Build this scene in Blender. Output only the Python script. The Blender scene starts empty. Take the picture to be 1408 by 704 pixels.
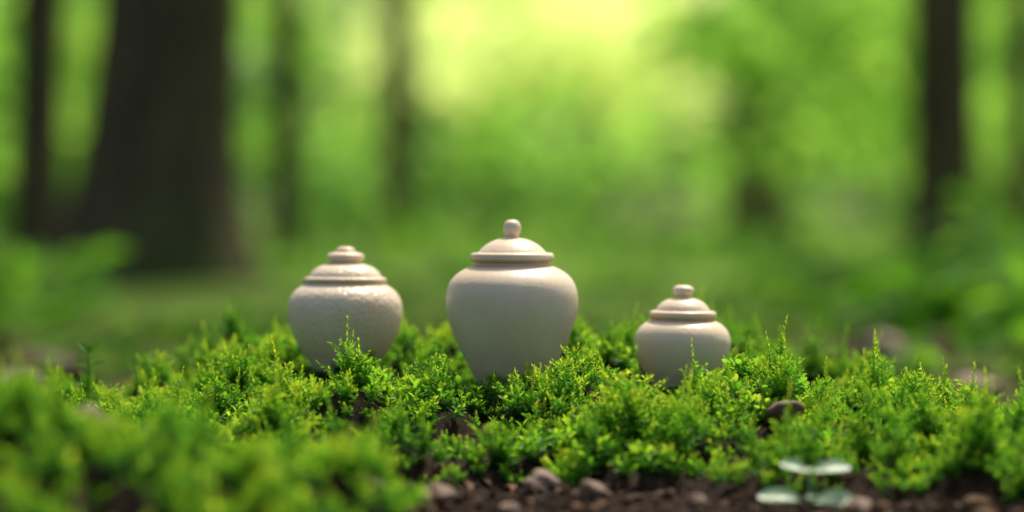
import bpy, math, random
import numpy as np
from mathutils import Vector, Matrix, Euler
rng=np.random.default_rng(7); random.seed(7)
scene=bpy.context.scene
F=3324.0; CAMY=-1.83; CAMZ=0.20; HOR=300.0
def wx(px,d): return (px-704)/F*d
def wz(py,d): return CAMZ-(py-HOR)/F*d

# ---------------------------------------------------------------- helpers
def link(ob,parent=None):
    scene.collection.objects.link(ob)
    if parent: ob.parent=parent
    return ob
def np_mesh(name,verts,loops,sizes,smooth=True,mat=None):
    me=bpy.data.meshes.new(name)
    verts=np.asarray(verts,dtype=np.float32).reshape(-1,3)
    loops=np.asarray(loops,dtype=np.int32).ravel(); sizes=np.asarray(sizes,dtype=np.int32).ravel()
    me.vertices.add(len(verts)); me.vertices.foreach_set('co',verts.ravel())
    me.loops.add(len(loops)); me.loops.foreach_set('vertex_index',loops)
    st=np.concatenate([[0],np.cumsum(sizes)[:-1]]).astype(np.int32)
    me.polygons.add(len(sizes)); me.polygons.foreach_set('loop_start',st); me.polygons.foreach_set('loop_total',sizes)
    me.update(calc_edges=True); me.validate()
    me.polygons.foreach_set('use_smooth',np.full(len(me.polygons),smooth))
    if mat: me.materials.append(mat)
    return me
def unit(v): return v/(np.linalg.norm(v,axis=-1,keepdims=True)+1e-9)
LT=np.array([0,.35,.72,1,.72,.35,.35,.72]); LS=np.array([0,-.40,-.46,0,.46,.40,0,0]); LF=np.array([0,1,1,.3,1,1,0,0])
LP=np.array([0,5,6, 0,6,1, 6,5,4,7, 1,6,7,2, 7,4,3, 2,7,3]); LZ=np.array([3,3,4,4,3,3])
def leaf_geo(p,d,n,L,W,curve=0.2,fold=0.16):
    p=np.asarray(p);d=unit(np.asarray(d));s=unit(np.cross(d,n));n=np.cross(s,d)
    L=np.broadcast_to(L,(len(p),))[:,None,None]; W=np.broadcast_to(W,(len(p),))[:,None,None]
    t=LT[None,:,None]
    v=p[:,None,:]+d[:,None,:]*t*L+s[:,None,:]*LS[None,:,None]*W+n[:,None,:]*(LF[None,:,None]*W*fold-curve*t*t*L)
    N=len(p)
    lo=(LP[None,:]+8*np.arange(N)[:,None]).ravel()
    return v.reshape(-1,3),lo,np.tile(LZ,N)
def quad_geo(p,d,n,L,W):
    d=unit(d);s=unit(np.cross(d,n));L=L[:,None];W=W[:,None]
    v=np.stack([p-d*L*.5,p+s*W*.5,p+d*L*.5,p-s*W*.5],1)
    N=len(p); return v.reshape(-1,3),np.arange(4*N),np.full(N,4)
def cat(gs):
    vs=[];ls=[];zs=[];o=0
    for v,l,z in gs:
        vs.append(v);ls.append(np.asarray(l)+o);zs.append(z);o+=len(v)
    return np.concatenate(vs),np.concatenate(ls),np.concatenate(zs)
def rand_dir(n):
    return unit(rng.normal(size=(n,3)))
EL=math.radians(62); AZ=math.radians(28)
sdir=Vector((math.sin(AZ)*math.cos(EL),math.cos(AZ)*math.cos(EL),math.sin(EL)))

# ---------------------------------------------------------------- materials
def newmat(name):
    m=bpy.data.materials.new(name); m.use_nodes=True; nt=m.node_tree; nt.nodes.clear()
    o=nt.nodes.new('ShaderNodeOutputMaterial'); return m,nt,o
def ramp(nt,fac,cols):
    r=nt.nodes.new('ShaderNodeValToRGB'); e=r.color_ramp.elements
    while len(e)<len(cols): e.new(.5)
    for i,(p,c) in enumerate(cols): e[i].position=p; e[i].color=(*c,1)
    nt.links.new(fac,r.inputs[0]); return r.outputs[0]
def noise(nt,scale,detail=4,rough=.6,vec=None):
    n=nt.nodes.new('ShaderNodeTexNoise'); n.inputs['Scale'].default_value=scale; n.inputs['Detail'].default_value=detail; n.inputs['Roughness'].default_value=rough
    if vec is not None: nt.links.new(vec,n.inputs['Vector'])
    return n.outputs[0]
def math_n(nt,op,a,b,clamp=False):
    m=nt.nodes.new('ShaderNodeMath'); m.operation=op; m.use_clamp=clamp
    for i,x in enumerate((a,b)):
        if isinstance(x,(int,float)): m.inputs[i].default_value=x
        else: nt.links.new(x,m.inputs[i])
    return m.outputs[0]
def leaf_mat(name,cols,tcols,trans=.5,nscale=3.0,rough=.45,spec=.3,inst=False):
    m,nt,o=newmat(name)
    geo=nt.nodes.new('ShaderNodeNewGeometry'); oi=nt.nodes.new('ShaderNodeObjectInfo')
    nz=noise(nt,nscale,3,.6,geo.outputs['Position'])
    f=math_n(nt,'MULTIPLY',nz,.9)
    f=math_n(nt,'ADD',f,math_n(nt,'MULTIPLY',geo.outputs['Random Per Island'],.2 if inst else .45))
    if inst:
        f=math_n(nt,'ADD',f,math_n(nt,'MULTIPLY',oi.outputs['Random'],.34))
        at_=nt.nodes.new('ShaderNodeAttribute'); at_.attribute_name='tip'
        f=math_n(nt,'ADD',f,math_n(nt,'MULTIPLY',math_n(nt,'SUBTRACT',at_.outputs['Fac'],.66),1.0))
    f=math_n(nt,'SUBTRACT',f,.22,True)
    c1=ramp(nt,f,cols); c2=ramp(nt,f,tcols)
    p=nt.nodes.new('ShaderNodeBsdfPrincipled'); p.inputs['Roughness'].default_value=rough
    p.inputs['Specular IOR Level'].default_value=spec
    nt.links.new(c1,p.inputs['Base Color'])
    t=nt.nodes.new('ShaderNodeBsdfTranslucent'); nt.links.new(c2,t.inputs['Color'])
    mx=nt.nodes.new('ShaderNodeMixShader'); mx.inputs[0].default_value=trans
    nt.links.new(p.outputs[0],mx.inputs[1]); nt.links.new(t.outputs[0],mx.inputs[2]); nt.links.new(mx.outputs[0],o.inputs[0])
    return m
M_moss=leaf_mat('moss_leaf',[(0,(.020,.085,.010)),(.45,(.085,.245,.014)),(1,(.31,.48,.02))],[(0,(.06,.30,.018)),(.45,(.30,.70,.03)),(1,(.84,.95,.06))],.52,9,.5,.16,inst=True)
M_under=leaf_mat('undergrowth_leaf',[(0,(.03,.10,.01)),(.5,(.08,.20,.015)),(1,(.16,.28,.02))],[(0,(.10,.36,.02)),(.5,(.28,.65,.03)),(1,(.52,.82,.05))],.5,2.5,.6,.12)
M_far=leaf_mat('forest_leaf',[(0,(.06,.14,.025)),(.5,(.11,.21,.035)),(1,(.19,.28,.05))],[(0,(.20,.52,.07)),(.5,(.42,.78,.10)),(1,(.78,.98,.16))],.65,.35,.7,.1)
M_dist=leaf_mat('hazy_distant_leaf',[(0,(.22,.34,.14)),(1,(.36,.46,.20))],[(0,(.48,.80,.28)),(1,(.82,.98,.42))],.65,.12,.8,.1)  # haze is put into the colour: distant leaves made paler
M_sunlit=leaf_mat('sunglow_leaf',[(0,(.45,.60,.16)),(1,(.62,.70,.28))],[(0,(.80,.97,.28)),(1,(.95,1,.45))],.7,.3,.8,.1)  # sun glow painted as a very bright yellow-green leaf colour
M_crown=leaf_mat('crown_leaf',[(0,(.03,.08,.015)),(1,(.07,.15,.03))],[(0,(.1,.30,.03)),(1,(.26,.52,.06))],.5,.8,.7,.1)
M_seed=leaf_mat('seedling_leaf',[(0,(.26,.42,.24)),(1,(.42,.56,.36))],[(0,(.3,.5,.18)),(1,(.4,.6,.25))],.3,20,.35,.4)
def bark_mat(name,g):
    m,nt,o=newmat(name); tc=nt.nodes.new('ShaderNodeTexCoord'); mp=nt.nodes.new('ShaderNodeMapping')
    mp.inputs['Scale'].default_value=(14,14,2.2); nt.links.new(tc.outputs['Object'],mp.inputs[0])
    n=noise(nt,1.6,8,.65,mp.outputs[0]); c=ramp(nt,n,[(.3,(.022*g,.017*g,.011*g)),(.6,(.095*g,.068*g,.042*g)),(.8,(.17*g,.13*g,.08*g))])
    n2=noise(nt,1.1,4,.5,tc.outputs['Object'])
    mix=nt.nodes.new('ShaderNodeMixRGB'); nt.links.new(math_n(nt,'MULTIPLY',math_n(nt,'SUBTRACT',n2,.46,True),3,True),mix.inputs[0]); nt.links.new(c,mix.inputs[1]); mix.inputs[2].default_value=(.06*g,.09*g,.02*g,1)
    p=nt.nodes.new('ShaderNodeBsdfPrincipled'); p.inputs['Roughness'].default_value=.95; p.inputs['Specular IOR Level'].default_value=.15
    nt.links.new(mix.outputs[0],p.inputs['Base Color'])
    b=nt.nodes.new('ShaderNodeBump'); b.inputs['Strength'].default_value=.8; b.inputs['Distance'].default_value=.03; nt.links.new(n,b.inputs['Height']); nt.links.new(b.outputs[0],p.inputs['Normal'])
    nt.links.new(p.outputs[0],o.inputs[0]); return m
M_bark=bark_mat('bark',1.4); M_bark2=bark_mat('hazy_bark',2.3)  # second bark is paler, haze put into its colour for farther trunks
def solid_mat(name,cols,scale,rough=.9,bump=.4,dist=.004,spec=.2,bscale=None):
    m,nt,o=newmat(name); tc=nt.nodes.new('ShaderNodeTexCoord')
    n=noise(nt,scale,7,.65,tc.outputs['Object']); c=ramp(nt,n,cols)
    p=nt.nodes.new('ShaderNodeBsdfPrincipled'); p.inputs['Roughness'].default_value=rough; p.inputs['Specular IOR Level'].default_value=spec
    nt.links.new(c,p.inputs['Base Color'])
    n2=noise(nt,bscale or scale*2,6,.65,tc.outputs['Object'])
    b=nt.nodes.new('ShaderNodeBump'); b.inputs['Strength'].default_value=bump; b.inputs['Distance'].default_value=dist; nt.links.new(n2,b.inputs['Height']); nt.links.new(b.outputs[0],p.inputs['Normal'])
    nt.links.new(p.outputs[0],o.inputs[0]); return m
M_stone=solid_mat('stone',[(.3,(.14,.095,.065)),(.55,(.27,.19,.14)),(.8,(.40,.31,.24))],45,.75,.5,.003,.35)
M_stone2=solid_mat('brown_stone',[(.3,(.06,.03,.018)),(.6,(.18,.10,.06)),(.8,(.27,.17,.11))],60,.6,.6,.003,.4)
M_litter=solid_mat('dead_leaf',[(.3,(.05,.025,.012)),(.55,(.13,.07,.035)),(.8,(.26,.16,.09))],7,.8,.3,.002)
M_twig=solid_mat('twig',[(.3,(.025,.014,.008)),(.8,(.09,.055,.03))],60,.9,.5,.001)
M_gold=solid_mat('raw_clay_band',[(.3,(.44,.29,.11)),(.7,(.64,.45,.2))],80,.42,.2,.0004,.5)
def ceramic(name,seed,crack):
    m,nt,o=newmat(name); tc=nt.nodes.new('ShaderNodeTexCoord'); mp=nt.nodes.new('ShaderNodeMapping'); mp.inputs['Location'].default_value=(seed,seed*2,seed*3); nt.links.new(tc.outputs['Object'],mp.inputs[0]); v=mp.outputs[0]
    n=noise(nt,24,5,.6,v); c=ramp(nt,n,[(.25,(.80,.61,.41)),(.55,(.88,.71,.51)),(.8,(.91,.77,.58))])
    sp=noise(nt,380,3,.6,v); spk=ramp(nt,sp,[(.66,(1,1,1)),(.76,(.74,.66,.55))])
    mul=nt.nodes.new('ShaderNodeMixRGB'); mul.blend_type='MULTIPLY'; mul.inputs[0].default_value=.5; nt.links.new(c,mul.inputs[1]); nt.links.new(spk,mul.inputs[2])
    p=nt.nodes.new('ShaderNodeBsdfPrincipled'); p.inputs['Roughness'].default_value=.34; p.inputs['Specular IOR Level'].default_value=.45
    nt.links.new(mul.outputs[0],p.inputs['Base Color'])
    fine=noise(nt,350,5,.6,v); mid=noise(nt,60,4,.6,v)
    h=math_n(nt,'ADD',math_n(nt,'MULTIPLY',fine,.5),math_n(nt,'MULTIPLY',mid,.8))
    if crack>0:
        vo=nt.nodes.new('ShaderNodeTexVoronoi'); vo.feature='DISTANCE_TO_EDGE'; vo.inputs['Scale'].default_value=170; nt.links.new(v,vo.inputs['Vector'])
        h=math_n(nt,'ADD',h,math_n(nt,'MULTIPLY',math_n(nt,'MULTIPLY',vo.outputs['Distance'],6,True),crack))
    b=nt.nodes.new('ShaderNodeBump'); b.inputs['Strength'].default_value=.55; b.inputs['Distance'].default_value=.0008; nt.links.new(h,b.inputs['Height']); nt.links.new(b.outputs[0],p.inputs['Normal'])
    nt.links.new(p.outputs[0],o.inputs[0]); return m

# ---------------------------------------------------------------- terrain function
def sn(x,y,s,ph):
    return (np.sin(x*s+ph)*np.cos(y*s*1.13+ph*1.7)+.6*np.sin(x*s*2.1+y*s*1.3+ph*2.3)+.4*np.cos(x*s*3.7-y*s*4.1+ph*.7))/2
def sst(a,b,x):
    t=np.clip((x-a)/(b-a),0,1); return t*t*(3-2*t)
RX=np.array([-.47,-.40,-.33,-.26,-.18,-.08,.05,.2,.28,.34,.40,.47])
RZ=np.array([0,.003,.015,.030,.043,.050,.048,.040,.026,.012,.000,-.005])
def fedge(x): return -.30-.055*sst(.09,.26,x)+.015*np.sin(x*11)+.018*np.sin(x*27+1)+.010*np.sin(x*71)+.035*np.exp(-((x+.03)/.10)**2)
def moundA(x,y):
    a=np.interp(x+.015*np.sin(y*9),RX,RZ); fe=fedge(x)
    s=.66*sst(-.02,.19,y-fe)+.34*sst(.24,.46,y-fe)
    return a*s*(1-sst(.18,.42,y))
def footA(x,y):
    xx=x+.02*np.sin(y*13+1)
    return sst(-.46,-.36,xx)*(1-sst(.42,.50,xx))*sst(.0,.035,y-fedge(x))*(1-sst(.2,.36,y+.25*xx*xx*4))
def moundB(x,y):
    r=np.sqrt(((x+.34)/.34)**2+((y+.47)/.20)**2)
    return .040*(1-sst(.25,1.0,r+.08*sn(x,y,14,2)))
CX=[];CY=[]
tries=0
while len(CX)<1000 and tries<60000:
    tries+=1
    x=random.uniform(-.75,.75);y=random.uniform(-.68,.5)
    if all((x-a)**2+(y-b)**2>.026**2 for a,b in zip(CX,CY)): CX.append(x);CY.append(y)
NC=len(CX); CR=rng.uniform(.017,.034,NC); CH=rng.uniform(.3,1.4,NC); CH*=CR/.026
def clumps(x,y):
    sh=x.shape; x=x.ravel(); y=y.ravel(); out=np.zeros(len(x))
    near=np.where((abs(x)<.9)&(y>-.75)&(y<.6))[0]; xn=x[near]; yn=y[near]; o=np.zeros(len(near))
    order=np.argsort(xn); xs=xn[order]; ys=yn[order]; oo=o[order]
    for cx,cy,cr,ch in zip(CX,CY,CR,CH):
        a=np.searchsorted(xs,cx-cr); b=np.searchsorted(xs,cx+cr)
        r2=((xs[a:b]-cx)**2+(ys[a:b]-cy)**2)/(cr*cr)
        oo[a:b]=np.maximum(oo[a:b],ch*np.sqrt(np.clip(1-r2,0,1)))
    o[order]=oo; out[near]=o; return out.reshape(sh)
SEED=(wx(1110,1.49),CAMY+1.49)
def mossmask(x,y):
    m=np.maximum(footA(x,y),sst(.004,.010,moundB(x,y)))
    m=sst(.35,.65,m+.15*sn(x,y,31,1.3)+.12*sn(x,y,83,.3)-.05)
    return m*np.where((abs(x-SEED[0])<.042)&(y<SEED[1]+.018)&(y>SEED[1]-.12),0,1)
URN=[(wx(474,1.87),.04),(wx(704,1.80),-.03),(wx(938,1.83),.0)]
URNZ=[wz(505,1.87),wz(531,1.80),wz(527,1.83)]
def ground(x,y,detail=True):
    r=np.sqrt(x*x+(y+.1)**2)
    z=.022*np.exp(-(r/1.3)**2)+.05*sn(x,y,.35,.4)*sst(4,14,r)+.012*sn(x,y,2.1,1)*sst(.9,2.5,r)
    M=np.maximum(moundA(x,y),moundB(x,y)); z=z+M
    z=z+.0035*sn(x,y,60,.3)*np.exp(-(r/1.5)**2)+.0018*sn(x,y,170,1.3)*np.exp(-(r/.9)**2)
    if detail:
        z=z+clumps(x,y)*.021*(.45+.55*np.clip(M/.035,0,1))*mossmask(x,y)
        for (ux,uy),uz in zip(URN,URNZ):
            t=sst(.022,.060,np.sqrt((x-ux)**2+(y-uy)**2)); z=z*t+(uz-.001)*(1-t)
    return z
def grid_coords(n,a,R):
    u=np.linspace(-1,1,n); k=np.arcsinh(R/a); return a*np.sinh(u*k)
gx=grid_coords(620,.35,160); gy=grid_coords(620,.35,160)-.05
X,Y=np.meshgrid(gx,gy); Z=ground(X,Y)
n=len(gx); idx=np.arange(n*n).reshape(n,n)
q=np.stack([idx[:-1,:-1],idx[:-1,1:],idx[1:,1:],idx[1:,:-1]],-1).reshape(-1,4)
m,nt,o=newmat('forest_floor'); geo=nt.nodes.new('ShaderNodeNewGeometry'); pos=geo.outputs['Position']
soil=ramp(nt,noise(nt,75,8,.75,pos),[(.32,(.008,.005,.003)),(.5,(.03,.018,.011)),(.62,(.06,.038,.025)),(.74,(.13,.085,.055))])
grn=ramp(nt,noise(nt,6,5,.65,pos),[(.3,(.08,.17,.018)),(.55,(.17,.30,.03)),(.75,(.26,.37,.045))])
sep=nt.nodes.new('ShaderNodeSeparateXYZ'); nt.links.new(pos,sep.inputs[0])
far=nt.nodes.new('ShaderNodeMapRange'); far.inputs[1].default_value=.35; far.inputs[2].default_value=1.8; nt.links.new(sep.outputs['Y'],far.inputs[0])
fac=math_n(nt,'MULTIPLY',far.outputs[0],math_n(nt,'ADD',.65,math_n(nt,'MULTIPLY',math_n(nt,'SUBTRACT',noise(nt,1.3,4,.6,pos),.45),3.0)),True)
mx=nt.nodes.new('ShaderNodeMixRGB'); nt.links.new(fac,mx.inputs[0]); nt.links.new(soil,mx.inputs[1]); nt.links.new(grn,mx.inputs[2])
p=nt.nodes.new('ShaderNodeBsdfPrincipled'); p.inputs['Roughness'].default_value=.95; p.inputs['Specular IOR Level'].default_value=.15; nt.links.new(mx.outputs[0],p.inputs['Base Color'])
b=nt.nodes.new('ShaderNodeBump'); b.inputs['Strength'].default_value=1; b.inputs['Distance'].default_value=.006; nt.links.new(noise(nt,120,8,.7,pos),b.inputs['Height']); nt.links.new(b.outputs[0],p.inputs['Normal']); nt.links.new(p.outputs[0],o.inputs[0])
M_ground=m
link(bpy.data.objects.new('ground',np_mesh('ground',np.stack([X,Y,Z],-1),q,np.full(len(q),4),True,M_ground)))
def gz(x,y,detail=True): return float(ground(np.array([float(x)]),np.array([float(y)]),detail)[0])

# ---------------------------------------------------------------- moss sprigs
def sprig(kind):
    P=[];D=[];Nn=[];L=[];W=[]
    stems=[]
    if kind=='plume':   # tall conical shoot with whorls of short side branches
        H=random.uniform(.034,.046); lean=(random.uniform(-.18,.18),random.uniform(-.18,.18),1)
        stems=[((0,0,0),lean,H,1.0)]; nb=random.randint(11,15); dl=np.array(lean)/np.linalg.norm(lean)
        for k in range(nb):
            f=.12+.68*k/nb; a=k*2.4+random.uniform(-.3,.3); l=H*(.46*(1-f)+.09)
            stems.append((tuple(dl*H*f),(math.cos(a),math.sin(a),random.uniform(.6,1.0)),l,.85))
        ll,ww,tilt,dens=.0052,.0020,.8,.00085
    elif kind=='feather':
        H=random.uniform(.020,.030); stems=[((0,0,0),(random.uniform(-.2,.2),random.uniform(-.2,.2),1),H,1.0)]
        for k in range(random.randint(3,5)):
            a=random.uniform(0,6.28); f=random.uniform(.15,.55); stems.append(((0,0,H*f),(math.cos(a)*.9,math.sin(a)*.9,.9),H*random.uniform(.4,.6),.8))
        ll,ww,tilt,dens=.0058,.0020,.78,.00080
    elif kind=='bushy':
        H=random.uniform(.014,.02); stems=[((0,0,0),(0,0,1),H,1)]
        for k in range(5):
            a=k*1.25+random.uniform(-.3,.3); stems.append(((0,0,H*.25),(math.cos(a),math.sin(a),random.uniform(.6,1.1)),H*random.uniform(.55,.8),.8))
        ll,ww,tilt,dens=.0060,.0031,.85,.0011
    else:
        H=random.uniform(.013,.02); stems=[((0,0,0),(random.uniform(-.15,.15),random.uniform(-.15,.15),1),H,1)]
        for k in range(2):
            a=random.uniform(0,6.28); stems.append(((0,0,H*.2),(math.cos(a),math.sin(a),.9),H*.7,.8))
        ll,ww,tilt,dens=.0102,.0048,1.0,.0017
    tubes=[]
    for (o,d,h,sc) in stems:
        d=np.array(d,float); d/=np.linalg.norm(d); o=np.array(o,float)
        nL=max(7,int(h/dens)); side=np.cross(d,[.3,.9,.1]); side/=np.linalg.norm(side); s2=np.cross(d,side)
        bend=rng.normal(size=3)*.15
        for i in range(nL):
            t=(i+.5)/nL; a=i*2.39996+random.uniform(-.3,.3)
            rad=side*math.cos(a)+s2*math.sin(a)
            up=tilt*(1-.75*t**2.5)
            dr=d*(1-up+.25)+rad*up+rng.normal(size=3)*.1
            taper=(1-.45*t**2) if kind!='rosette' else (.75+.25*math.sin(t*3))
            P.append(o+d*h*t+bend*h*t*t); D.append(dr); Nn.append(d*1.0-rad*.3); L.append(ll*sc*taper*random.uniform(.8,1.2)); W.append(ww*sc*taper*random.uniform(.85,1.15))
        r=.0004*sc; k=4; an=np.arange(k)*2*np.pi/k
        ring=np.outer(np.cos(an),side)*r+np.outer(np.sin(an),s2)*r
        v=np.concatenate([o+ring,o+d*h*.95+bend*h*.9+ring*.6]); f=[]
        for j in range(k): f+=[j,(j+1)%k,k+(j+1)%k,k+j]
        tubes.append((v,np.array(f),np.full(k,4)))
    g=leaf_geo(np.array(P),np.array(D),np.array(Nn),np.array(L),np.array(W),curve=.12,fold=.2)
    return cat([g]+tubes)
col=bpy.data.collections.new('moss_sprigs')
kinds=['feather']*5+['bushy']*4+['rosette']*4+['plume']*5
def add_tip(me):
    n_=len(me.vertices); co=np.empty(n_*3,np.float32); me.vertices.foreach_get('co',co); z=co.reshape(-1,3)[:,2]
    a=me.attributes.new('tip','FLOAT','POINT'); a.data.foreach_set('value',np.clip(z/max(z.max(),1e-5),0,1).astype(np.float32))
for i,k in enumerate(kinds):
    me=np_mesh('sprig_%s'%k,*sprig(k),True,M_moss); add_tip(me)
    ob=bpy.data.objects.new('a%02d_sprig'%i,me); col.objects.link(ob)
def scatter_obj(name,pts,rots,scl,idx,coll):
    me=bpy.data.meshes.new(name); me.vertices.add(len(pts)); me.vertices.foreach_set('co',np.asarray(pts,np.float32).ravel())
    a=me.attributes.new('rot','FLOAT_VECTOR','POINT'); a.data.foreach_set('vector',np.asarray(rots,np.float32).ravel())
    a=me.attributes.new('scl','FLOAT','POINT'); a.data.foreach_set('value',np.asarray(scl,np.float32))
    a=me.attributes.new('idx','INT','POINT'); a.data.foreach_set('value',np.asarray(idx,np.int32))
    ob=link(bpy.data.objects.new(name,me))
    ng=bpy.data.node_groups.new(name+'_gn','GeometryNodeTree')
    ng.interface.new_socket('Geometry',in_out='INPUT',socket_type='NodeSocketGeometry'); ng.interface.new_socket('Geometry',in_out='OUTPUT',socket_type='NodeSocketGeometry')
    N=ng.nodes; gi=N.new('NodeGroupInput'); go=N.new('NodeGroupOutput'); ci=N.new('GeometryNodeCollectionInfo'); ci.inputs['Collection'].default_value=coll
    ci.inputs['Separate Children'].default_value=True; ci.inputs['Reset Children'].default_value=True
    iop=N.new('GeometryNodeInstanceOnPoints'); iop.inputs['Pick Instance'].default_value=True
    def na(t,nm):
        q=N.new('GeometryNodeInputNamedAttribute'); q.data_type=t; q.inputs['Name'].default_value=nm; return q.outputs['Attribute']
    L=ng.links; L.new(gi.outputs[0],iop.inputs['Points']); L.new(ci.outputs[0],iop.inputs['Instance'])
    L.new(na('FLOAT_VECTOR','rot'),iop.inputs['Rotation']); L.new(na('FLOAT','scl'),iop.inputs['Scale']); L.new(na('INT','idx'),iop.inputs['Instance Index'])
    L.new(iop.outputs[0],go.inputs[0])
    md=ob.modifiers.new('scatter','NODES'); md.node_group=ng; return ob
sp=.0100
ax,ay=np.meshgrid(np.arange(-.72,.72,sp),np.arange(-.68,.42,sp)); ax=ax.ravel()+rng.uniform(-.5,.5,ax.size)*sp; ay=ay.ravel()+rng.uniform(-.5,.5,ay.size)*sp
mk=mossmask(ax,ay); cl=clumps(ax,ay); keep=rng.random(len(ax))<mk*(.28+.98*cl)
ax=ax[keep];ay=ay[keep]; typ=np.zeros(len(ax),int)
cxs=np.array(CX);cys=np.array(CY); mk=mossmask(cxs,cys)
tx=[];ty=[]
for x,y,h,mm in zip(CX,CY,CH,mk):
    if mm<.6: continue
    k=(4 if h>1.15 else 3 if h>.95 else 2 if h>.7 else 1 if h>.5 else 0)
    for j in range(k): tx.append(x+random.gauss(0,.008)); ty.append(y+random.gauss(0,.008))
ax=np.concatenate([ax,tx]); ay=np.concatenate([ay,ty]); typ=np.concatenate([typ,np.ones(len(tx),int)]); cl=clumps(ax,ay)
STONES=[(wx(1078,1.645),-.185,.026),(wx(118,1.42),-.41,.028)]
keep=np.ones(len(ax),bool)
for (ux,uy),r in zip(URN,(.034,.036,.030)): keep&=((ax-ux)**2+(ay-uy)**2)>(r+.012*typ)**2
for sx,sy,r in STONES:
    keep&=((ax-sx)**2+(ay-sy)**2)>(r*.8+.006*typ)**2
    keep&=~((abs(ax-sx)<.014)&(ay<sy)&(ay>sy-.045)&((typ==1)|(rng.random(len(ax))<.4)))
ax=ax[keep];ay=ay[keep];cl=cl[keep];typ=typ[keep]
e=.004; z0=ground(ax,ay); zx=ground(ax+e,ay); zy=ground(ax,ay+e)
nrm=unit(np.stack([-(zx-z0)/e*.6,-(zy-z0)/e*.6,np.ones_like(z0)],-1))
rots=[];scl=[];ids=[]
patch=sn(ax,ay,16,.9)+.35*rng.normal(size=len(ax))
for i in range(len(ax)):
    nv=nrm[i].copy()
    if typ[i]: nv=nv*.35+np.array([0,0,1.])
    v=Vector(nv+rng.normal(size=3)*.12).normalized()
    q=v.to_track_quat('Z','Y').to_matrix()@Matrix.Rotation(random.uniform(0,6.28),3,'Z')
    rots.append(tuple(q.to_euler()))
    dd=[math.hypot(ax[i]-ux,ay[i]-uy) for ux,uy in URN]; near_u=min(dd)
    front=any(abs(ax[i]-ux)<.05 and -.15<ay[i]-uy<0 for ux,uy in URN)
    p_=patch[i]
    if typ[i]:
        s=random.uniform(.6,1.12)*(.55 if front else 1)*(.8 if near_u<.09 else 1)*(1.18 if ay[i]<-.16 and ay[i]>-.37 and ax[i]>-.1 else 1); ids.append(random.randint(13,17))
        if ax[i]>.33 and ay[i]>-.1: s*=.75
    else:
        s=random.uniform(.7,1.15)*(.60+.36*min(cl[i],1.1))
        if near_u<.052: s*=.68
        if random.random()<.06: s*=.6
        ids.append(random.randint(0,4) if p_>.15 else (random.randint(5,8) if p_>-.2 else random.randint(9,12)))
    scl.append(s)
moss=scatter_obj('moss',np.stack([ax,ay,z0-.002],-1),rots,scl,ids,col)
print('sprigs',len(ax),typ.sum())

# ---------------------------------------------------------------- urns
def smooth_profile(pts,sub=8):
    pts=np.array(pts,float); out=[]
    for i in range(len(pts)-1):
        p0=pts[max(i-1,0)];p1=pts[i];p2=pts[i+1];p3=pts[min(i+2,len(pts)-1)]
        for k in range(sub):
            t=k/sub
            out.append(.5*((2*p1)+(-p0+p2)*t+(2*p0-5*p1+4*p2-p3)*t*t+(-p0+3*p1-3*p2+p3)*t**3))
    out.append(pts[-1]); out=np.array(out); out[:,0]=np.maximum(out[:,0],0); return out
def lathe(name,prof,scale,basepx,mat,seg=112,ph=0.):
    pr=smooth_profile(prof); r=pr[:,0]*scale; z=(basepx-pr[:,1])*scale
    an=np.linspace(0,2*np.pi,seg,endpoint=False)
    R=r[:,None]*(1+.004*np.sin(2*an+ph)[None,:]+.002*np.sin(5*an+z[:,None]*90+ph)[...])
    V=np.stack([R*np.cos(an),R*np.sin(an),np.repeat(z[:,None],seg,1)],-1)
    m_=len(r); I=np.arange(m_*seg).reshape(m_,seg); J=np.roll(I,-1,1)
    f=np.stack([I[1:],J[1:],J[:-1],I[:-1]],-1).reshape(-1,4)
    return np_mesh(name,V,f,np.full(len(f),4),True,mat)
def urn(pos,d,basepx,body,lid,mat,ph,tilt=(0,0),band=None):
    e=bpy.data.objects.new('ceramic_urn',None); e.empty_display_size=.03; link(e)
    s=d/F
    e.location=(pos[0],pos[1],wz(basepx,d)); e.rotation_euler=(tilt[0],tilt[1],ph)
    link(bpy.data.objects.new('body',lathe('urn_body',body,s,basepx,mat,ph=ph)),e)
    link(bpy.data.objects.new('lid',lathe('urn_lid',lid,s,basepx,mat,ph=ph)),e)
    br,by=band
    link(bpy.data.objects.new('rim_band',lathe('rim_band',[(br-4,by-1.3),(br-.6,by-1.3),(br,by-.5),(br,by+.6),(br-.6,by+1.3),(br-4,by+1.3)],s,basepx,M_gold,ph=ph)),e)
    return e
lidC=[(0,302),(5,302.5),(10,306),(12.6,313),(11.5,319.5),(8.6,323.5),(8.2,325.5),(11,327.3),(18,328.5),(27,331.5),(36,336.5),(43,342.5),(46,346),(47.5,347.4),(52,347.6),(56,348.6),(58,352),(57.4,356),(54.5,358.6),(50,359.4),(48,359.2)]
bodyC=[(47,359.6),(50,360),(51.4,361),(51.6,363),(53,365),(60,367.5),(70,372.5),(79,379.5),(86,389),(90,401),(91.2,414),(90.2,428),(86.5,444),(80.5,461),(73,478),(64.5,495),(56,511),(50,522),(47,530),(45,533),(40,534),(0,534)]
lidL=[(0,339),(6,339.3),(11,341),(13.4,344.2),(14,346.5),(19,347.6),(24,349.6),(26,353),(25,356.6),(20.5,359.3),(19,360.8),(22,362.3),(31,364.6),(40,368.8),(46.5,374.5),(49.2,379),(50,381),(54,381.6),(56.6,383.4),(56.8,385.8),(54.5,387.4),(53.4,388),(50,388.2)]
bodyL=[(48,388.4),(54,388.6),(56.2,389.6),(56.4,391),(59,393),(66,397.5),(73,405),(77.6,415),(79.2,427),(78.4,440),(74.8,454),(68.5,468),(60.5,482),(52,494),(46,503),(43,508),(38,509.5),(0,509.5)]
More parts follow.
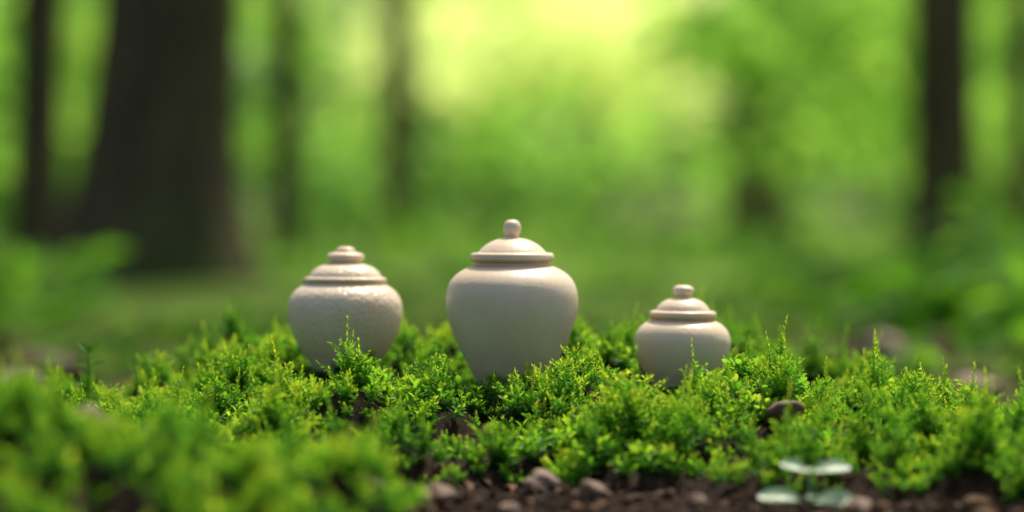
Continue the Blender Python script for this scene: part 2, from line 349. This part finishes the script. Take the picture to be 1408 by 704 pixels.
lidR=[(0,392),(7,392.4),(12.4,394.6),(15,399),(13.4,403.6),(9,406.6),(8.4,408),(12,409.6),(20,411.6),(28,415.4),(34,421),(36.6,425.5),(37.6,427.2),(42,427.6),(45,429),(46.2,432.4),(45.2,435.6),(42.8,437),(39,437.4)]
bodyR=[(38,437.6),(42,437.8),(43,439),(44.5,440.6),(50,443.6),(57,448.6),(62.6,456),(65.6,465),(66,474),(64.2,485),(60,497),(54,509),(47.5,519),(43,526),(41,530),(37,531),(0,531)]
urn(URN[1],1.80,534,bodyC,lidC,ceramic('ceramic_glaze',1.3,.0),.5,band=(57.6,358.3))
urn(URN[0],1.87,509.5,bodyL,lidL,ceramic('ceramic_crackle',4.1,.6),1.9,(.01,.012),band=(57.6,388.2))
urn(URN[2],1.83,531,bodyR,lidR,ceramic('ceramic_plain',7.7,.15),3.1,(0,-.01),band=(46.0,436.8))

# ---------------------------------------------------------------- stones, twigs, litter
import bmesh
def stone(name,x,y,rx,ry,rz,mat,sink=.35,seed=0,z=None):
    bm=bmesh.new(); bmesh.ops.create_icosphere(bm,subdivisions=4,radius=1)
    r=random.Random(seed); ph=[r.uniform(0,6) for _ in range(6)]
    for v in bm.verts:
        c=v.co; f=1+.16*math.sin(2.3*c.x+ph[0])*math.cos(2.1*c.y+ph[1])+.11*math.sin(4.1*c.z+3*c.x+ph[2])+.05*math.sin(8*c.y+ph[3]+5*c.x)
        v.co=Vector((c.x*f*rx,c.y*f*ry,max(c.z*f,-.6)*rz))
    me=bpy.data.meshes.new(name); bm.to_mesh(me); bm.free(); me.materials.append(mat)
    for p_ in me.polygons: p_.use_smooth=True
    ob=link(bpy.data.objects.new(name,me)); ob.location=(x,y,z if z is not None else gz(x,y)+rz*(1-2*sink)*.6); ob.rotation_euler=(r.uniform(-.25,.25),r.uniform(-.25,.25),r.uniform(0,6)); return ob
def at(px,py,z=.02):
    d=(CAMZ-z)*F/(py-HOR)
    return wx(px,d),CAMY+d
stone('stone',STONES[0][0],STONES[0][1],.0125,.012,.009,M_stone2,0,3,z=gz(*STONES[0][:2])+.008)
stone('stone',STONES[1][0],STONES[1][1],.015,.013,.013,M_stone2,0,20,z=gz(*STONES[1][:2])+.014)
for (px,py,r,mt,sd) in [(745,682,.014,M_stone,1),(826,670,.010,M_stone,2),(812,694,.013,M_stone2,5),(600,700,.016,M_stone2,6),(495,700,.022,M_stone,7),(1345,540,.03,M_stone,9),(1225,492,.045,M_stone,10),(905,672,.006,M_stone2,12),(700,706,.008,M_stone,13),(960,700,.008,M_stone2,14),(1180,706,.011,M_stone2,15),(15,530,.03,M_stone,16),(60,508,.04,M_stone2,17)]:
    x,y=at(px,py); stone('stone',x,y,r,r*.8,r*.65,mt,.25,sd)
gs=[]
bm=bmesh.new(); bmesh.ops.create_icosphere(bm,subdivisions=1,radius=1); iv=np.array([v.co[:] for v in bm.verts]); ifc=np.array([[v.index for v in f.verts] for f in bm.faces]).ravel(); nf=len(bm.faces); bm.free()
N=9000; px_=rng.uniform(-.9,.9,N); py_=np.concatenate([rng.uniform(-.62,.9,3000),rng.uniform(-.48,-.2,N-3000)]); kk=mossmask(px_,py_)<.4; px_=px_[kk];py_=py_[kk]; pz_=ground(px_,py_)
for i in range(len(px_)):
    r=.0010+.0048*rng.random()**4; v=iv*(1+.15*rng.normal(size=(len(iv),1)))*r*rng.uniform(.6,1.2,3)+np.array([px_[i],py_[i],pz_[i]+r*.3]); gs.append((v,ifc,np.full(nf,3)))
link(bpy.data.objects.new('gravel',np_mesh('gravel',*cat(gs),False,M_twig)))
N=2600; lx=rng.uniform(-1.6,1.6,N); ly=np.concatenate([rng.uniform(-.65,2.6,1300),rng.uniform(-.46,-.2,1300)]); kk=mossmask(lx,ly)<.3; lx=lx[kk];ly=ly[kk]; lz=ground(lx,ly)
d=rand_dir(len(lx)); d[:,2]*=.25; nn=np.tile([0,0,1.],(len(lx),1))+rng.normal(size=(len(lx),3))*.45; LL=np.where(ly>.5,rng.uniform(.03,.07,len(lx)),rng.uniform(.006,.018,len(lx)))
link(bpy.data.objects.new('leaf_litter',np_mesh('leaf_litter',*leaf_geo(np.stack([lx,ly,lz+.003],-1),d,nn,LL,LL*.5,curve=.15,fold=.25),True,M_litter)))
def tube(path,radii,k=6):
    path=np.array(path,float); n_=len(path); radii=np.array(radii,float)
    T=np.gradient(path,axis=0); T=unit(T); ref=np.array([.13,.97,.2]) if abs(T[0][2])>.6 else np.array([0,0,1.])
    S=unit(np.cross(T,ref)); U=np.cross(T,S); an=np.arange(k)*2*np.pi/k
    V=path[:,None]+radii[:,None,None]*(S[:,None]*np.cos(an)[None,:,None]+U[:,None]*np.sin(an)[None,:,None])
    I=np.arange(n_*k).reshape(n_,k); J=np.roll(I,-1,1); f=np.stack([I[:-1],J[:-1],J[1:],I[1:]],-1).reshape(-1)
    return V.reshape(-1,3),f,np.full((n_-1)*k,4)
gs=[]
for i in range(160):
    x=random.uniform(-.35,.45); y=random.uniform(-.44,-.22)
    if mossmask(np.array([x]),np.array([y]))[0]>.6: continue
    a=random.uniform(0,3.14); l=random.uniform(.012,.055); ts=np.linspace(0,1,6)
    gs.append(tube([(x+math.cos(a)*l*t,y+math.sin(a)*l*t+.002*math.sin(t*7),gz(x+math.cos(a)*l*t,y+math.sin(a)*l*t,False)+.002+.004*t) for t in ts],.0009*(1-.6*ts)))
link(bpy.data.objects.new('twigs',np_mesh('twigs',*cat(gs),True,M_twig)))

# ---------------------------------------------------------------- seedlings
def seedling(x,y,z,h,leaves,mat):
    e=bpy.data.objects.new('seedling',None); e.empty_display_size=.02; link(e); e.location=(x,y,z)
    ts=np.linspace(0,1,8); pa=[(.002*math.sin(t*2),0,h*t) for t in ts]
    sm=np_mesh('stem',*tube(pa,.0012*(1-.4*ts)),True,mat); add_tip(sm)
    link(bpy.data.objects.new('stem',sm),e)
    P=[];D=[];L=[];W=[]
    for (t,ang,up,l,w) in leaves:
        P.append((.002*math.sin(t*2),0,h*t)); D.append((math.cos(ang),math.sin(ang),up)); L.append(l); W.append(w)
    nn=np.tile([0.,-.6,1.],(len(P),1))
    me=np_mesh('leaves',*leaf_geo(np.array(P),np.array(D,float),nn,np.array(L),np.array(W),curve=.28,fold=.22),True,mat); add_tip(me)
    ob=link(bpy.data.objects.new('leaves',me),e); s=ob.modifiers.new('s','SUBSURF'); s.levels=2; s.render_levels=2
x,y=SEED; d=1.49
seedling(x,y,gz(x,y),max(.015,wz(652,d)-gz(x,y)),[(1,3.0,.5,.021,.014),(1,.1,.3,.029,.016),(.97,1.6,.4,.016,.010),(.08,3.35,.30,.034,.018),(.06,-.3,.22,.034,.020),(.3,-1.5,.1,.013,.009)],M_seed)
d=1.86; x=wx(118,d); y=CAMY+d
seedling(x,y,gz(x,y),max(.02,wz(488,d)-gz(x,y)),[(1,2.6,1.2,.015,.007),(1,.4,1.2,.015,.007),(.85,2.9,.4,.015,.007),(.85,.1,.4,.015,.007),(.6,3.4,.5,.013,.006),(.6,-.4,.5,.013,.006),(1,1.5,2.5,.01,.004)],M_under)

# ---------------------------------------------------------------- trees
def leaf_cloud(centers,radii,n_per,size,bias=None):
    P=[]
    for c,r,n_ in zip(centers,radii,n_per):
        v=rand_dir(n_)*(rng.random(n_)**.45)[:,None]*r; v[:,2]*=.65; P.append(v+np.array(c))
    P=np.concatenate(P); N_=len(P); L=rng.uniform(.7,1.3,N_)*size
    nn=rand_dir(N_)+(np.array([0,0,.6]) if bias is None else np.array(bias))
    d=np.cross(nn,rand_dir(N_)); return quad_geo(P,d,nn,L,L*.6)
def tree(x,y,r,H=9.,lean=(0,0),flare=1.3,crown=2.3,leaves=2600,seed=0,bark=None):
    R=random.Random(seed); e=bpy.data.objects.new('tree',None); link(e); e.location=(x,y,gz(x,y)-.04)
    ts=np.concatenate([np.linspace(0,.12,8),np.linspace(.16,1,16)]); gs=[]; k=40
    zz=ts*H; cxs=lean[0]*zz+.05*np.sin(zz*.8+seed)*r*4*ts; cys=lean[1]*zz
    rad=r*(1-.75*ts)*(1+(flare-1)*np.exp(-zz/(1.1*r)))+.01
    v,f,s=tube(np.stack([cxs,cys,zz],-1),rad,k)
    V=v.reshape(-1,k,3); C=np.stack([cxs,cys,zz],-1)[:,None]; an=np.arange(k)*2*np.pi/k
    w=1+.05*np.sin(an*5+seed)+.03*np.sin(an*11+seed*2)+(.16*np.exp(-zz/(.9*r)))[:,None]*np.sin(an*5+seed+.6)
    V=C+(V-C)*w[...,None]; gs.append((V.reshape(-1,3),f,s))
    cen=[];rr=[]
    for i in range(9):
        a=i*2.4+R.uniform(-.4,.4); t0=R.uniform(.45,.92) ; z0_=H*t0; L=crown*R.uniform(.6,1.05)*(1.15-.5*t0)
        o=np.array([lean[0]*z0_,lean[1]*z0_,z0_]); tt=np.linspace(0,1,7)
        pa=[o+np.array([math.cos(a)*L*t,math.sin(a)*L*t,L*(.55*t+.15*t*t)+.05*math.sin(5*t+i)]) for t in tt]
        r0=r*(1-.75*t0)*.5; gs.append(tube(pa,r0*(1-.85*tt)+.006,8))
        for t in (.55,.8,1.): 
            p_=o+np.array([math.cos(a)*L*t,math.sin(a)*L*t,L*(.55*t+.15*t*t)]); cen.append(p_+np.array([R.uniform(-.3,.3),R.uniform(-.3,.3),R.uniform(-.1,.3)])); rr.append(R.uniform(.45,.8))
            b2=a+R.choice([-1,1])*R.uniform(.5,1); q_=p_+np.array([math.cos(b2)*L*.35,math.sin(b2)*L*.35,L*.15])
            gs.append(tube([p_*(1-u)+q_*u for u in np.linspace(0,1,4)],r0*.25*(1-.7*np.linspace(0,1,4))+.004,5)); cen.append(q_); rr.append(R.uniform(.4,.7))
    cen.append(np.array([lean[0]*H,lean[1]*H,H])); rr.append(.9)
    link(bpy.data.objects.new('trunk',np_mesh('trunk',*cat(gs),True,bark or M_bark)),e)
    npn=[max(20,int(leaves/len(cen)))]*len(cen)
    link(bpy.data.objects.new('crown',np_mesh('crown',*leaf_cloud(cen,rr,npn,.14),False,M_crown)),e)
    return e
def ptree(px,d,wpx,lean=0,**k): tree(wx(px,d),CAMY+d,wpx/F*d/2,lean=(lean,0),**k)
ptree(212,7.6,194,.06,flare=1.6,seed=1,H=10)
ptree(48,9,66,.02,seed=2)
ptree(392,13,40,.0,seed=3)
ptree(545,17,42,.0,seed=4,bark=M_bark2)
ptree(1298,9,86,-.01,seed=5,H=10)
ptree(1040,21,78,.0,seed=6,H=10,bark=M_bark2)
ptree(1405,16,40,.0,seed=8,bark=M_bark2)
for i,(x,y,r) in enumerate([(-4.5,5,.2),(4.6,6,.22),(-6,11,.25),(6.8,12,.2),(-8,17,.3),(8.5,19,.25),(-3.8,-4,.22),(4,-5,.25),(-11,8,.25),(11,9,.3)]):
    tree(x,y,r,seed=20+i,leaves=1800)

# ---------------------------------------------------------------- undergrowth (one mass)
P=[];D=[];Nn=[];L=[];W=[];own=[]
def plant(x,y,h,nl,size):
    for k in range(nl):
        a=random.uniform(0,6.283); t=random.random(); up=random.uniform(-.2,1.3); rr=h*.5*random.random()
        P.append((x+math.cos(a)*rr,y+math.sin(a)*rr,h*t)); D.append((math.cos(a),math.sin(a),up*.6)); Nn.append((random.uniform(-.9,.9),random.uniform(-1.2,.5),1))
        s=size*random.uniform(.6,1.2); L.append(s); W.append(s*random.uniform(.5,.75)); own.append((x,y))
def patch_pl(n_,x0,x1,y0,y1,h0,h1,size,nl=16,gap=True):
    for i in range(n_):
        x=random.uniform(x0,x1); y=random.uniform(y0,y1); px=704+F*x/(y-CAMY)
        if gap and 110<px<340 and y<6 and y>2.6 and random.random()<.8: continue
        if gap and px<110 and y<3.0 and random.random()<.3: continue
        plant(x,y,random.uniform(h0,h1),nl,size)
patch_pl(60,.55,2.6,1.7,3.6,.05,.12,.08,14)
patch_pl(50,.60,2.2,1.5,2.9,.07,.15,.10,14)
patch_pl(34,.95,2.6,2.4,4.0,.14,.22,.13,14)
patch_pl(50,-2.6,-.62,1.9,4.0,.03,.11,.08,14)
patch_pl(26,-2.2,-.90,1.7,3.4,.08,.17,.11,14)
patch_pl(150,-5,5,3.6,9,.02,.08,.08,10)
patch_pl(240,-10,10,8,20,.05,.22,.14,10)
patch_pl(140,-1.2,1.2,.9,3.2,.015,.04,.035,10)
P=np.array(P); own=np.array(own); P[:,2]+=ground(own[:,0],own[:,1],False)
um=np_mesh('undergrowth',*leaf_geo(P,np.array(D),np.array(Nn,float),np.array(L),np.array(W),curve=.3),True,M_under)
link(bpy.data.objects.new('undergrowth',um))

# ---------------------------------------------------------------- forest background foliage (one mass)
cen=[];rr=[];npn=[]
for i in range(560):
    y=rng.uniform(15,42); x=rng.uniform(-1,1)*(6+y*.75)
    top=2.6+ (y-13)*.13
    z=rng.uniform(.2,top)
    ang=x/(y+1.83); el=(z-.2)/(y+1.83)
    open_=math.exp(-((ang-.02)/.075)**2-((el-.08)/.05)**2)
    if rng.random()<1.2*open_: continue
    if y<30 and -.12<ang<.09 and rng.random()<.75: continue
    if y<19 and abs(ang-.10)<.035 and el<.02: continue
    cen.append((x,y,z)); rr.append(rng.uniform(.5,1.3)); npn.append(int(rng.uniform(40,90)))
for i in range(18):
    y=rng.uniform(13,17); ang=rng.uniform(.075,.135); el=rng.uniform(.025,.085); cen.append((ang*(y+1.83),y,.2+el*(y+1.83))); rr.append(.42); npn.append(22)
v,l,s=leaf_cloud(cen,rr,npn,.24)
link(bpy.data.objects.new('forest_foliage',np_mesh('forest_foliage',v,l,s,False,M_far)))
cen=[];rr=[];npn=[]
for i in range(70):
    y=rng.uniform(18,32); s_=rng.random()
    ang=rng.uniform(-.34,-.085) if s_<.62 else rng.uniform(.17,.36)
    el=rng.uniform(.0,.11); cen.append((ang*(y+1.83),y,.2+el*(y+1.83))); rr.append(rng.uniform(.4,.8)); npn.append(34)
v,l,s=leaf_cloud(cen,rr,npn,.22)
link(bpy.data.objects.new('thicket',np_mesh('thicket',v,l,s,False,M_crown)))  # darker crown-leaf colour stands in for shaded foliage at the sides
# foliage added for the bright glow, painted by its pale leaf colour
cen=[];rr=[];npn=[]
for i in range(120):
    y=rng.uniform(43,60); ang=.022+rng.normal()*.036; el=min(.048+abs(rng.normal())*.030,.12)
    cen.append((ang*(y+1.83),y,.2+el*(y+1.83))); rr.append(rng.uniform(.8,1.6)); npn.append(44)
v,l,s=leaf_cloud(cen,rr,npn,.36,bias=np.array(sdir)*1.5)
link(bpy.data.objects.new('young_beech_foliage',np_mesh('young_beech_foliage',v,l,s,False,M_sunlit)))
cen=[];rr=[];npn=[]
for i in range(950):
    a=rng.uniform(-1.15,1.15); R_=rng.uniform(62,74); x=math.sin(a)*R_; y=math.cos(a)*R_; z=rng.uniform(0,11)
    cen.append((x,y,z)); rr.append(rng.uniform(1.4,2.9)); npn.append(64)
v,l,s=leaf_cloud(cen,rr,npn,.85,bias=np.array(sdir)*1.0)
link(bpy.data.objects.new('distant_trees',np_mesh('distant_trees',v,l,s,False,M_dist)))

# ---------------------------------------------------------------- light, sky, camera
sun=bpy.data.lights.new('sun','SUN'); sun.energy=5; sun.angle=math.radians(8); sun.color=(1,.92,.76)
so=link(bpy.data.objects.new('sun',sun)); so.rotation_euler=sdir.to_track_quat('Z','Y').to_euler(); so.location=(2,6,12)
w=bpy.data.worlds.new('World'); scene.world=w; w.use_nodes=True; nt=w.node_tree
bg=nt.nodes['Background']; sky=nt.nodes.new('ShaderNodeTexSky'); sky.sky_type='NISHITA'; sky.sun_disc=False; sky.sun_elevation=EL; sky.sun_rotation=AZ; sky.dust_density=4; sky.ozone_density=.5
nt.links.new(sky.outputs[0],bg.inputs[0]); bg.inputs[1].default_value=.15
cam=bpy.data.cameras.new('camera'); cam.lens=85; cam.sensor_width=36; cam.clip_start=.05; cam.clip_end=1000
cam.dof.use_dof=True; cam.dof.focus_distance=1.72; cam.dof.aperture_fstop=2.1
co=link(bpy.data.objects.new('camera',cam)); co.location=(0,CAMY,CAMZ); co.rotation_euler=(math.radians(90)-math.atan(52/F),0,0)
scene.camera=co
scene.view_settings.view_transform='Standard'; scene.view_settings.look='None'; scene.view_settings.exposure=0
